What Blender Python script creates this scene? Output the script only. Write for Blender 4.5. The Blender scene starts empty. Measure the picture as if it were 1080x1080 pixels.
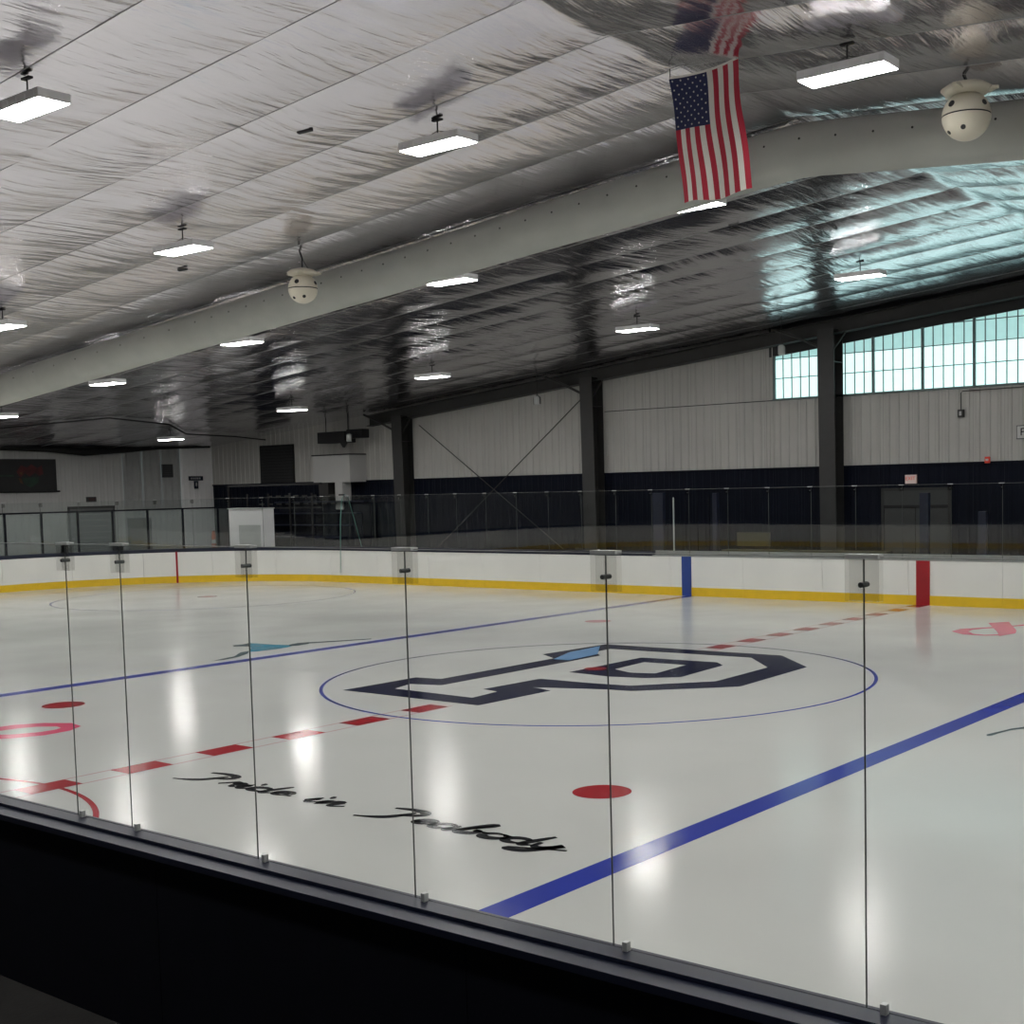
import bpy, bmesh, math, random
from mathutils import Vector, Matrix
random.seed(7)
S = bpy.context.scene
PI = math.pi
# ---------------------------------------------------------------- camera
cam_d = bpy.data.cameras.new('camera'); cam = bpy.data.objects.new('camera', cam_d)
S.collection.objects.link(cam); S.camera = cam
_r = Vector((0.793963906, 0.607577878, -0.021689574))
_u = Vector((-0.026810524, 0.070631565, 0.997142105))
_b = Vector((0.607373453, -0.791113332, 0.072368394))
cam.matrix_world = Matrix(((_r.x, _u.x, _b.x, 13.36), (_r.y, _u.y, _b.y, -17.80), (_r.z, _u.z, _b.z, 3.15), (0, 0, 0, 1)))
cam_d.sensor_width = 36; cam_d.lens = 45.6235; cam_d.shift_x = -0.078546; cam_d.shift_y = 0.068405
cam_d.clip_start = 0.05; cam_d.clip_end = 300
# ---------------------------------------------------------------- world, exposure
w = bpy.data.worlds.new('world'); S.world = w; w.use_nodes = True
w.node_tree.nodes['Background'].inputs[0].default_value = (0.55, 0.75, 0.8, 1)
w.node_tree.nodes['Background'].inputs[1].default_value = 0.4
S.view_settings.view_transform = 'Standard'; S.view_settings.look = 'None'
S.view_settings.gamma = 1; S.view_settings.use_curve_mapping = False
S.view_settings.exposure = 0.78
LAMP = 46.0          # radiance of the lamp lenses
WINDOW = 0.75         # radiance of the daylit window panes
# ---------------------------------------------------------------- helpers
col = S.collection
def obj(name, me, mat=None, parent=None, loc=None):
    if isinstance(me, bmesh.types.BMesh):
        m = bpy.data.meshes.new(name); me.to_mesh(m); me.free(); me = m
    o = bpy.data.objects.new(name, me); col.objects.link(o)
    if mat is not None and not me.materials: me.materials.append(mat)
    if parent is not None: o.parent = parent
    if loc is not None: o.location = loc
    return o
def empty(name, loc=(0, 0, 0), rz=0, parent=None):
    o = bpy.data.objects.new(name, None); col.objects.link(o); o.location = loc; o.rotation_euler = (0, 0, rz)
    o.empty_display_size = 0.1
    if parent: o.parent = parent
    return o
def tag(o, label=None, cat=None, group=None, kind=None):
    if label: o['label'] = label
    if cat: o['category'] = cat
    if group: o['group'] = group
    if kind: o['kind'] = kind
    return o
def copy_tree(o, parent=None):
    c = o.copy(); col.objects.link(c)
    if parent: c.parent = parent
    for ch in list(o.children): copy_tree(ch, c)
    return c
def box(bm, x0, y0, z0, x1, y1, z1, M=None):
    vs = [Vector((x, y, z)) for z in (z0, z1) for y in (y0, y1) for x in (x0, x1)]
    if M is not None: vs = [M @ v for v in vs]
    v = [bm.verts.new(a) for a in vs]
    for f in ((0, 2, 3, 1), (4, 5, 7, 6), (0, 1, 5, 4), (2, 6, 7, 3), (0, 4, 6, 2), (1, 3, 7, 5)):
        bm.faces.new([v[i] for i in f])
def bx(x0, y0, z0, x1, y1, z1, bev=0):
    bm = bmesh.new(); box(bm, x0, y0, z0, x1, y1, z1)
    if bev: bmesh.ops.bevel(bm, geom=bm.edges[:], offset=bev, segments=2, affect='EDGES', profile=0.7)
    return bm
def hexa(bm, pts):      # 8 points: bottom ring 0-3, top ring 4-7
    v = [bm.verts.new(a) for a in pts]
    for f in ((3, 2, 1, 0), (4, 5, 6, 7), (0, 1, 5, 4), (1, 2, 6, 5), (2, 3, 7, 6), (3, 0, 4, 7)):
        bm.faces.new([v[i] for i in f])
def tube(bm, pts, r, n=8, cap=True):
    pts = [Vector(a) for a in pts]; rings = []
    for i, a in enumerate(pts):
        d = (pts[min(i + 1, len(pts) - 1)] - pts[max(i - 1, 0)]).normalized()
        ref = Vector((0, 0, 1)) if abs(d.z) < 0.9 else Vector((1, 0, 0))
        s = d.cross(ref).normalized(); t = s.cross(d)
        rr = r[i] if isinstance(r, (list, tuple)) else r
        rings.append([bm.verts.new(a + s * math.cos(2 * PI * k / n) * rr + t * math.sin(2 * PI * k / n) * rr) for k in range(n)])
    for A, B in zip(rings, rings[1:]):
        for k in range(n): bm.faces.new((A[k], A[(k + 1) % n], B[(k + 1) % n], B[k]))
    if cap: bm.faces.new(rings[0][::-1]); bm.faces.new(rings[-1])
def lathe(bm, prof, n=24, c=(0, 0, 0)):
    rings = []
    for r, z in prof:
        if r < 1e-6: rings.append([bm.verts.new((c[0], c[1], c[2] + z))])
        else: rings.append([bm.verts.new((c[0] + r * math.cos(2 * PI * k / n), c[1] + r * math.sin(2 * PI * k / n), c[2] + z)) for k in range(n)])
    for A, B in zip(rings, rings[1:]):
        for k in range(n):
            k2 = (k + 1) % n
            if len(A) == 1: bm.faces.new((A[0], B[k2], B[k]))
            elif len(B) == 1: bm.faces.new((A[k], A[k2], B[0]))
            else: bm.faces.new((A[k], A[k2], B[k2], B[k]))
def smooth(o):
    for pg in o.data.polygons: pg.use_smooth = True
    return o
def flat_poly(pts, z):
    bm = bmesh.new(); bm.faces.new([bm.verts.new((x, y, z)) for x, y in pts])
    bmesh.ops.triangulate(bm, faces=bm.faces[:])
    for f in bm.faces:
        f.normal_update()
        if f.normal.z < 0: f.normal_flip()
    return bm
def ribbon(bm, pts, wd, z):      # flat stroke on the ice
    pts = [Vector((a[0], a[1])) for a in pts]; L = []
    for i, a in enumerate(pts):
        d = (pts[min(i + 1, len(pts) - 1)] - pts[max(i - 1, 0)]).normalized(); nrm = Vector((-d.y, d.x))
        h = (wd[i] if isinstance(wd, (list, tuple)) else wd) / 2
        L.append((bm.verts.new((a.x + nrm.x * h, a.y + nrm.y * h, z)), bm.verts.new((a.x - nrm.x * h, a.y - nrm.y * h, z))))
    for A, B in zip(L, L[1:]): bm.faces.new((A[1], B[1], B[0], A[0]))
# ---------------------------------------------------------------- materials
def mat(name, color, rough=0.5, metal=0.0, var=0.06, scale=4.0, bump=0.0, bscale=40.0, spec=0.5, emit=None, es=0, coat=0, ior=None):
    m = bpy.data.materials.new(name); m.use_nodes = True; nt = m.node_tree; b = nt.nodes['Principled BSDF']
    b.inputs['Roughness'].default_value = rough; b.inputs['Metallic'].default_value = metal
    b.inputs['Specular IOR Level'].default_value = spec
    if ior: b.inputs['IOR'].default_value = ior
    if coat: b.inputs['Coat Weight'].default_value = coat
    tc = nt.nodes.new('ShaderNodeTexCoord')
    n = nt.nodes.new('ShaderNodeTexNoise'); n.inputs['Scale'].default_value = scale; n.inputs['Detail'].default_value = 4
    nt.links.new(tc.outputs['Object'], n.inputs['Vector'])
    r = nt.nodes.new('ShaderNodeValToRGB')
    c = color
    r.color_ramp.elements[0].position = 0.3; r.color_ramp.elements[1].position = 0.7
    r.color_ramp.elements[0].color = (c[0] * (1 - var), c[1] * (1 - var), c[2] * (1 - var), 1)
    r.color_ramp.elements[1].color = (min(1, c[0] * (1 + var)), min(1, c[1] * (1 + var)), min(1, c[2] * (1 + var)), 1)
    nt.links.new(n.outputs['Fac'], r.inputs['Fac']); nt.links.new(r.outputs['Color'], b.inputs['Base Color'])
    if bump:
        n2 = nt.nodes.new('ShaderNodeTexNoise'); n2.inputs['Scale'].default_value = bscale; n2.inputs['Detail'].default_value = 3
        nt.links.new(tc.outputs['Object'], n2.inputs['Vector'])
        bp = nt.nodes.new('ShaderNodeBump'); bp.inputs['Strength'].default_value = bump; bp.inputs['Distance'].default_value = 0.01
        nt.links.new(n2.outputs['Fac'], bp.inputs['Height']); nt.links.new(bp.outputs['Normal'], b.inputs['Normal'])
    if emit:
        b.inputs['Emission Color'].default_value = (*emit, 1); b.inputs['Emission Strength'].default_value = es
    return m
def ice_bump(m, strength=0.5):
    nt = m.node_tree; b = nt.nodes['Principled BSDF']
    g = nt.nodes.new('ShaderNodeNewGeometry')
    n = nt.nodes.new('ShaderNodeTexNoise'); n.inputs['Scale'].default_value = 2.2; n.inputs['Detail'].default_value = 5; n.inputs['Roughness'].default_value = 0.6
    nt.links.new(g.outputs['Position'], n.inputs['Vector'])
    bp = nt.nodes.new('ShaderNodeBump'); bp.inputs['Strength'].default_value = strength; bp.inputs['Distance'].default_value = 0.004
    nt.links.new(n.outputs['Fac'], bp.inputs['Height']); nt.links.new(bp.outputs['Normal'], b.inputs['Normal'])
    n3 = nt.nodes.new('ShaderNodeTexNoise'); n3.inputs['Scale'].default_value = 0.35; n3.inputs['Detail'].default_value = 4
    nt.links.new(g.outputs['Position'], n3.inputs['Vector'])
    mr = nt.nodes.new('ShaderNodeMapRange'); mr.inputs['From Min'].default_value = 0.35; mr.inputs['From Max'].default_value = 0.65
    mr.inputs['To Min'].default_value = ICE_R * 0.8; mr.inputs['To Max'].default_value = ICE_R * 1.3
    nt.links.new(n3.outputs['Fac'], mr.inputs['Value']); nt.links.new(mr.outputs['Result'], b.inputs['Roughness'])
    return m
ICE_R = 0.15
M = {}
M['ice'] = ice_bump(mat('ice', (0.62, 0.63, 0.605), ICE_R, var=0.035, scale=0.5, ior=1.31, spec=0.28))
def paint(name, c): return ice_bump(mat(name, c, ICE_R, var=0.05, scale=1.5, ior=1.31, spec=0.28))
M['i_blue'] = paint('ice_blue_paint', (0.035, 0.055, 0.36)); M['i_red'] = paint('ice_red_paint', (0.36, 0.02, 0.03))
M['i_navy'] = paint('ice_navy_paint', (0.010, 0.013, 0.045)); M['i_black'] = paint('ice_black_paint', (0.010, 0.011, 0.014))
M['i_pink'] = paint('ice_pink_paint', (0.72, 0.10, 0.19)); M['i_teal'] = paint('ice_teal_paint', (0.06, 0.27, 0.38))
M['i_grey'] = paint('ice_grey_paint', (0.07, 0.12, 0.14)); M['i_light'] = paint('ice_light_blue', (0.16, 0.32, 0.55))
M['i_white'] = paint('ice_white_paint', (0.62, 0.63, 0.605)); M['i_thin'] = paint('ice_thin_line_paint', (0.17, 0.19, 0.50))
M['i_pale_red'] = paint('ice_pale_red_paint', (0.52, 0.25, 0.27))
M['board'] = mat('board_white_plastic', (0.88, 0.88, 0.845), 0.35, var=0.03, scale=1.2)
M['kick'] = mat('kick_yellow_plastic', (0.85, 0.56, 0.02), 0.35, var=0.05)
M['navy'] = mat('navy_plastic', (0.009, 0.013, 0.034), 0.4, var=0.1)
M['navy_dark'] = mat('navy_dark_plastic', (0.004, 0.005, 0.012), 0.7, var=0.15, spec=0.2)
M['b_blue'] = mat('board_blue', (0.02, 0.06, 0.28), 0.35); M['b_red'] = mat('board_red', (0.38, 0.012, 0.02), 0.35)
M['grey_cap'] = mat('grey_cap_plastic', (0.33, 0.34, 0.33), 0.4)
M['alu'] = mat('aluminium', (0.62, 0.64, 0.63), 0.45, metal=0.25, var=0.05)
M['bolt'] = mat('bolt_steel', (0.10, 0.11, 0.11), 0.4, metal=0.8)
M['seam'] = mat('seam_rubber', (0.055, 0.065, 0.062), 0.5)
M['steel'] = mat('painted_steel_grey', (0.028, 0.028, 0.027), 0.55, var=0.08)
M['steel_l'] = mat('painted_steel_light', (0.036, 0.036, 0.036), 0.5, var=0.08)
M['header'] = mat('dark_header_sheet', (0.020, 0.021, 0.023), 0.6)
M['wall_w'] = mat('white_ribbed_sheet', (0.46, 0.455, 0.43), 0.5, var=0.05, scale=0.8)
M['wall_n'] = mat('navy_wall_paint', (0.002, 0.004, 0.012), 0.6, spec=0.15, var=0.12, scale=0.8)
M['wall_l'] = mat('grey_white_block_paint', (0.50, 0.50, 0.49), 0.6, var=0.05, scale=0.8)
M['wall_b'] = mat('darker_grey_block', (0.30, 0.305, 0.30), 0.6, var=0.05)  # angled corner piece, darker grey than the end wall
M['wall_c'] = mat('white_and_lamplit_paint', (0.88, 0.87, 0.87), 0.5, var=0.03)  # hut's own white; on the corner wall, lamp light put into the colour
M['rubber'] = mat('rubber_floor', (0.018, 0.017, 0.016), 0.8, var=0.25, bump=0.3)
M['back'] = mat('back_wall_paint', (0.04, 0.042, 0.048), 0.7)
M['duct'] = mat('duct_fabric', (0.37, 0.38, 0.345), 0.7, var=0.06, scale=1.5, bump=0.25, bscale=6)
M['black'] = mat('black_plastic', (0.008, 0.008, 0.009), 0.6, var=0.2)
M['ball'] = mat('cream_plastic', (0.62, 0.58, 0.47), 0.4, var=0.04)
M['lamp_body'] = mat('lamp_housing_white', (0.82, 0.82, 0.82), 0.4)
M['lens'] = mat('lamp_lens', (0.9, 0.9, 0.9), 0.4, emit=(1.0, 0.985, 0.95), es=LAMP)
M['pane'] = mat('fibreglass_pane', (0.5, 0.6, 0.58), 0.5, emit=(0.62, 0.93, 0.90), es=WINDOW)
M['pane_top'] = mat('fibreglass_pane_eave_shade', (0.4, 0.55, 0.52), 0.5, emit=(0.33, 0.58, 0.57), es=WINDOW * 0.8)  # eave shade on the upper panes, put into a dimmer tinted glow
M['mull'] = mat('window_mullion', (0.12, 0.17, 0.17), 0.5)
M['f_red'] = mat('flag_red', (0.42, 0.02, 0.045), 0.8, var=0.05); M['f_white'] = mat('flag_white', (0.72, 0.69, 0.64), 0.8, var=0.04)
M['f_blue'] = mat('flag_blue', (0.018, 0.024, 0.085), 0.8, var=0.05)
M['door'] = mat('door_grey_paint', (0.045, 0.047, 0.047), 0.5); M['door_b'] = mat('door_brown_paint', (0.06, 0.055, 0.035), 0.5)
M['roll'] = mat('rollup_door_grey', (0.13, 0.135, 0.135), 0.5)
M['white'] = mat('white_paint', (0.55, 0.57, 0.55), 0.5); M['orange'] = mat('orange_plastic', (0.5, 0.10, 0.03), 0.5)
M['green'] = mat('green_hose', (0.10, 0.26, 0.22), 0.4); M['ltext'] = mat('pale_lettering', (0.5, 0.5, 0.5), 0.5)
M['exit'] = mat('exit_sign_face', (0.5, 0.5, 0.5), 0.5, emit=(0.9, 0.55, 0.45), es=0.10); M['exit_r'] = mat('exit_red', (0.7, 0.05, 0.02), 0.5, emit=(1, 0.1, 0.05), es=0.04)
M['yellowish'] = mat('bench_yellow_wood', (0.06, 0.055, 0.025), 0.6)
# low-emissivity foil ceiling: crinkled metal sheet
def foil():
    m = bpy.data.materials.new('ceiling_foil'); m.use_nodes = True; nt = m.node_tree; b = nt.nodes['Principled BSDF']
    b.inputs['Metallic'].default_value = 1.0; b.inputs['Roughness'].default_value = 0.17
    b.inputs['Base Color'].default_value = (0.79, 0.76, 0.81, 1)
    g = nt.nodes.new('ShaderNodeNewGeometry')
    # warp
    n0 = nt.nodes.new('ShaderNodeTexNoise'); n0.inputs['Scale'].default_value = 0.25; n0.inputs['Detail'].default_value = 1
    nt.links.new(g.outputs['Position'], n0.inputs['Vector'])
    mx = nt.nodes.new('ShaderNodeMix'); mx.data_type = 'VECTOR'; mx.inputs['Factor'].default_value = 0.0
    ad = nt.nodes.new('ShaderNodeVectorMath'); ad.operation = 'MULTIPLY_ADD'
    nt.links.new(n0.outputs['Color'], ad.inputs[0]); ad.inputs[1].default_value = (1.2, 1.2, 0); nt.links.new(g.outputs['Position'], ad.inputs[2])
    mp = nt.nodes.new('ShaderNodeMapping'); mp.inputs['Scale'].default_value = (4.2, 0.6, 0.0); mp.inputs['Rotation'].default_value = (0, 0, 0.12)
    nt.links.new(ad.outputs[0], mp.inputs['Vector'])
    n1 = nt.nodes.new('ShaderNodeTexNoise'); n1.inputs['Scale'].default_value = 1.0; n1.inputs['Detail'].default_value = 4; n1.inputs['Roughness'].default_value = 0.5
    nt.links.new(mp.outputs['Vector'], n1.inputs['Vector'])
    n2 = nt.nodes.new('ShaderNodeTexNoise'); n2.inputs['Scale'].default_value = 0.6; n2.inputs['Detail'].default_value = 2
    nt.links.new(g.outputs['Position'], n2.inputs['Vector'])
    mr = nt.nodes.new('ShaderNodeMapRange'); mr.inputs['From Min'].default_value = 0.35; mr.inputs['From Max'].default_value = 0.7
    mr.inputs['To Min'].default_value = 0.35; mr.inputs['To Max'].default_value = 1.0
    nt.links.new(n2.outputs['Fac'], mr.inputs['Value'])
    mu = nt.nodes.new('ShaderNodeMath'); mu.operation = 'MULTIPLY'
    nt.links.new(n1.outputs['Fac'], mu.inputs[0]); nt.links.new(mr.outputs['Result'], mu.inputs[1])
    bp = nt.nodes.new('ShaderNodeBump'); bp.inputs['Strength'].default_value = 1.0; bp.inputs['Distance'].default_value = FOIL_B
    nt.links.new(mu.outputs[0], bp.inputs['Height']); nt.links.new(bp.outputs['Normal'], b.inputs['Normal'])
    return m
FOIL_B = 0.045
M['foil'] = foil()
def glass(name, tint, refl=1.5):
    m = bpy.data.materials.new(name); m.use_nodes = True; nt = m.node_tree; nt.nodes.clear()
    o = nt.nodes.new('ShaderNodeOutputMaterial'); t = nt.nodes.new('ShaderNodeBsdfTransparent'); t.inputs[0].default_value = (*tint, 1)
    gl = nt.nodes.new('ShaderNodeBsdfGlossy'); gl.inputs['Roughness'].default_value = 0.02
    fr = nt.nodes.new('ShaderNodeFresnel'); ge = nt.nodes.new('ShaderNodeNewGeometry'); mi = nt.nodes.new('ShaderNodeMix')
    mi.inputs[2].default_value = refl; mi.inputs[3].default_value = 1 / refl; nt.links.new(ge.outputs['Backfacing'], mi.inputs[0]); nt.links.new(mi.outputs[0], fr.inputs['IOR'])
    mx = nt.nodes.new('ShaderNodeMixShader'); nt.links.new(fr.outputs[0], mx.inputs[0]); nt.links.new(t.outputs[0], mx.inputs[1]); nt.links.new(gl.outputs[0], mx.inputs[2])
    nt.links.new(mx.outputs[0], o.inputs[0]); return m
M['glass'] = glass('rink_glass', (0.985, 0.99, 0.987), 1.4)
M['glass_far'] = glass('rink_glass_old', (0.95, 0.965, 0.962), 1.44)
M['plate'] = glass('clear_clip_plate', (0.93, 0.93, 0.925), 1.35)
def frosted():
    m = glass('frosted_screen', (0.93, 0.95, 0.945), 1.45); nt = m.node_tree; o = [n for n in nt.nodes if n.type == 'OUTPUT_MATERIAL'][0]
    src = o.inputs[0].links[0].from_socket; d = nt.nodes.new('ShaderNodeBsdfDiffuse'); d.inputs[0].default_value = (0.62, 0.68, 0.67, 1); mx = nt.nodes.new('ShaderNodeMixShader')
    mx.inputs[0].default_value = 0.17; nt.links.new(src, mx.inputs[1]); nt.links.new(d.outputs[0], mx.inputs[2]); nt.links.new(mx.outputs[0], o.inputs[0]); return m
M['screen'] = frosted()
# ================================================================ SETTING
W, L, RC, H = 13.31, 29.8, 8.0, 1.125      # rink half width, half length, corner radius, board height
Z0, SL, XR = 8.6, 0.09, 3.3                # roof underside: height at x = 0, slope, ridge
def roof(x): return Z0 + SL * x if x <= XR else Z0 + SL * XR - SL * (x - XR)
YF = 18.5                                   # far wall
# ---- floor around the rink
fl = tag(obj('floor', bx(-40, -24, -0.12, 22, 20, -0.02), M['rubber']), kind='structure')
# ---- ice with its painted markings
def rink_outline(n=14, inset=0.0):
    P = []
    for cx, cy, a0 in ((L - RC, W - RC, 0), (-(L - RC), W - RC, 90), (-(L - RC), -(W - RC), 180), (L - RC, -(W - RC), 270)):
        for k in range(n + 1):
            a = math.radians(a0 + 90 * k / n); P.append((cx + (RC - inset) * math.cos(a), cy + (RC - inset) * math.sin(a)))
    return P
bm = bmesh.new()
vt = [bm.verts.new((min(x, 21.8), y, 0)) for x, y in rink_outline(inset=-0.03)]
vb = [bm.verts.new((v.co.x, v.co.y, -0.05)) for v in vt]
bm.faces.new(vt); n_ = len(vt)
for i in range(n_): bm.faces.new((vt[i], vb[i], vb[(i + 1) % n_], vt[(i + 1) % n_]))
bmesh.ops.remove_doubles(bm, verts=bm.verts[:], dist=1e-5)
ice = tag(obj('floor', bm, M['ice']), 'white ice sheet of the hockey rink', kind='structure')
def mark(name, bm, m, label=None):
    o = obj(name, bm, m, ice)
    if label: o['label'] = label
    return o
def strip(x0, y0, x1, y1, z=0.002): return flat_poly([(x0, y0), (x1, y0), (x1, y1), (x0, y1)], z)
mark('blue_line', strip(6.82, -W, 7.12, W), M['i_blue'], 'nearer blue line, broad, running to the right edge of the picture')
mark('blue_line', strip(-7.12, -W, -6.82, W), M['i_blue'], 'farther blue line, ending at the blue mark on the far boards')
mark('goal_line', strip(-27.68, -10.8, -27.62, 10.8), M['i_pale_red'])
for x in (-0.19, 0.19):
    for y0, y1 in ((-W, -4.1), (3.1, W)): mark('red_line_edge', strip(x - 0.012, y0, x + 0.012, y1), M['i_pale_red'])
k = 0
for k in range(-2, 22):
    y0 = -10.6 + 1.165 * k
    if -4.2 < y0 < 2.9 or y0 < -13.3 or y0 > 12.9: continue
    mark('red_line_dash', strip(-0.19, y0, 0.19, min(y0 + 0.6, W), 0.003), M['i_red'])
def ring(cx, cy, r, wd, z=0.002, a0=0, a1=360, n=96):
    bm = bmesh.new(); pr = None
    for k in range(n + 1):
        a = math.radians(a0 + (a1 - a0) * k / n); c, s = math.cos(a), math.sin(a)
        A = bm.verts.new((cx + (r - wd / 2) * c, cy + (r - wd / 2) * s, z)); B = bm.verts.new((cx + (r + wd / 2) * c, cy + (r + wd / 2) * s, z))
        if pr: bm.faces.new((pr[0], pr[1], B, A))
        pr = (A, B)
    return bm
def disc(cx, cy, r, z=0.002, n=40): return flat_poly([(cx + r * math.cos(2 * PI * k / n), cy + r * math.sin(2 * PI * k / n)) for k in range(n)], z)
mark('center_circle', ring(0.25, -0.62, 4.56, 0.055), M['i_blue'])
mark('end_circle', ring(-21.03, 7.1, 4.57, 0.05), M['i_thin']); mark('end_circle', ring(-21.03, -7.1, 4.57, 0.05), M['i_thin'])
mark('faceoff_dot', disc(5.31, -7.23, 0.31), M['i_red'], 'red faceoff dot between the lettering and the near blue line')
mark('faceoff_dot', disc(-5.15, -7.1, 0.31), M['i_red'], 'red faceoff dot above the pink ribbon at the left')
mark('faceoff_dot', disc(-5.16, 6.5, 0.31), M['i_pale_red'], 'faint red faceoff dot near the far boards')
mark('faceoff_dot', disc(-21.03, 7.1, 0.31), M['i_pale_red'], 'small faint red faceoff dot in the far left end circle')
mark('center_dot', disc(-0.28, 0.0, 0.2, 0.009), M['i_red'])
mark('referee_crease', ring(0, -W, 3.05, 0.06, a0=0, a1=180), M['i_red'])
LOGO_NAVY = [(-2.41, -3.89), (-2.38, -2.28), (-1.87, -2.2), (-1.84, 0.77), (-2.41, 1.13), (-2.27, 2.95), (1.67, 3.09), (2.79, 1.96), (2.91, -0.46), (1.67, -1.67), (1.26, -1.72), (0.09, -2.14), (0.56, -2.26), (0.51, -3.88)]
LOGO_WHITE = [(-1.77, -3.36), (-1.91, -2.88), (-1.35, -2.73), (-1.3, 0.33), (-1.3, 1.48), (-1.72, 1.89), (-1.73, 2.38), (1.34, 2.55), (2.23, 1.59), (2.3, -0.2), (1.36, -1.25), (0.59, -1.34), (-0.4, -1.37), (-0.47, -2.69), (-0.11, -2.76), (-0.04, -3.41)]
LOGO_COUNTER = [(-0.44, -0.54), (-0.44, 0.55), (-0.44, 1.61), (1.13, 1.72), (1.43, 1.43), (1.56, -0.1), (1.09, -0.47), (0.45, -0.62)]
LOGO_HOLE = [(0.05, 0.12), (-0.02, 1.1), (0.85, 1.15), (0.96, 0.04), (0.53, -0.09)]
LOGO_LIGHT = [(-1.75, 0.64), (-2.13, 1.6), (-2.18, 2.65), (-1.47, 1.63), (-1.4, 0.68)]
lg = mark('block_letter', flat_poly(LOGO_NAVY, 0.003), M['i_navy'], 'navy outlined block letter P filling the centre circle')
obj('letter_fill', flat_poly(LOGO_WHITE, 0.005), M['i_white'], lg); obj('letter_counter', flat_poly(LOGO_COUNTER, 0.007), M['i_navy'], lg)
obj('counter_fill', flat_poly(LOGO_HOLE, 0.009), M['i_white'], lg); obj('light_blue_patch', flat_poly(LOGO_LIGHT, 0.007), M['i_light'], lg)  # light blue polygon laid over the letter's serif
TEAL = [(-9.3, -0.43), (-9.04, -0.38), (-8.47, -0.33), (-8.17, -0.22), (-7.91, -0.4), (-7.85, -0.73), (-7.9, -1.33), (-7.99, -1.41), (-8.51, -0.95)]
GREYS = [[(-9.22, -0.88), (-9.19, -0.62), (-9.25, -0.41), (-8.73, -0.79), (-8.87, -0.86), (-9.06, -0.96)],
 [(-7.46, -2.66), (-7.57, -2.34), (-7.67, -2.01), (-8.09, -1.54), (-8.1, -1.32), (-7.78, -1.6), (-7.51, -2.03), (-7.42, -2.4)],
 [(-8.22, -0.2), (-8.3, 0.08), (-8.19, 0.31), (-7.95, 0.1), (-7.91, -0.24), (-7.99, -0.37)],
 [(-8.18, 0.27), (-7.9, 0.67), (-7.45, 1.41), (-7.36, 1.32), (-7.78, 0.56), (-8.03, 0.14)]]
tg = mark('ice_graphic', flat_poly(TEAL, 0.003), M['i_teal'], 'teal and grey swooping graphic beyond the farther blue line')
for g_ in GREYS: obj('graphic_stroke', flat_poly(g_, 0.004), M['i_grey'], tg)
TEAL_R = [(7.53, -2.28), (7.55, -2.19), (7.6, -1.97), (7.65, -1.74), (7.75, -1.55), (7.86, -1.41), (7.9, -1.5), (7.79, -1.66), (7.69, -1.84), (7.64, -2.08), (7.61, -2.31), (7.57, -2.35)]
mark('ice_graphic', flat_poly(TEAL_R, 0.003), M['i_grey'], 'tip of a teal stroke at the right edge of the picture')
bm = bmesh.new(); ribbon(bm, [(4.3, 11.2), (4.01, 10.47), (3.78, 9.84), (3.5, 9.3), (3.2, 8.9), (3.02, 8.55), (3.05, 8.16), (3.37, 7.78), (3.73, 7.73), (4.0, 7.95)], [.14, .14, .15, .17, .2, .3, .34, .26, .16, .2], 0.003)
pk = mark('pink_ribbon', bm, M['i_pink'], 'pink awareness ribbon by the far boards at the right')
obj('ribbon_crossing', flat_poly([(2.97, 9.98), (3.28, 10.39), (4.0, 8.83), (4.16, 8.32), (4.05, 7.7), (3.71, 8.49)], 0.004), M['i_pink'], pk)
bm = bmesh.new(); ribbon(bm, [(-4.4, -10.6), (-4.0, -9.9), (-3.6, -9.22), (-3.3, -8.93), (-3.12, -8.6), (-3.12, -8.3), (-3.25, -8.1), (-3.5, -8.06), (-3.8, -8.25), (-3.97, -8.5), (-4.02, -8.84), (-3.9, -9.4), (-3.5, -10.3)], [.3, .3, .32, .32, .3, .26, .26, .28, .3, .34, .34, .34, .3], 0.003)
mark('pink_ribbon', bm, M['i_pink'], 'pink awareness ribbon on the ice at the left edge')
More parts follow.
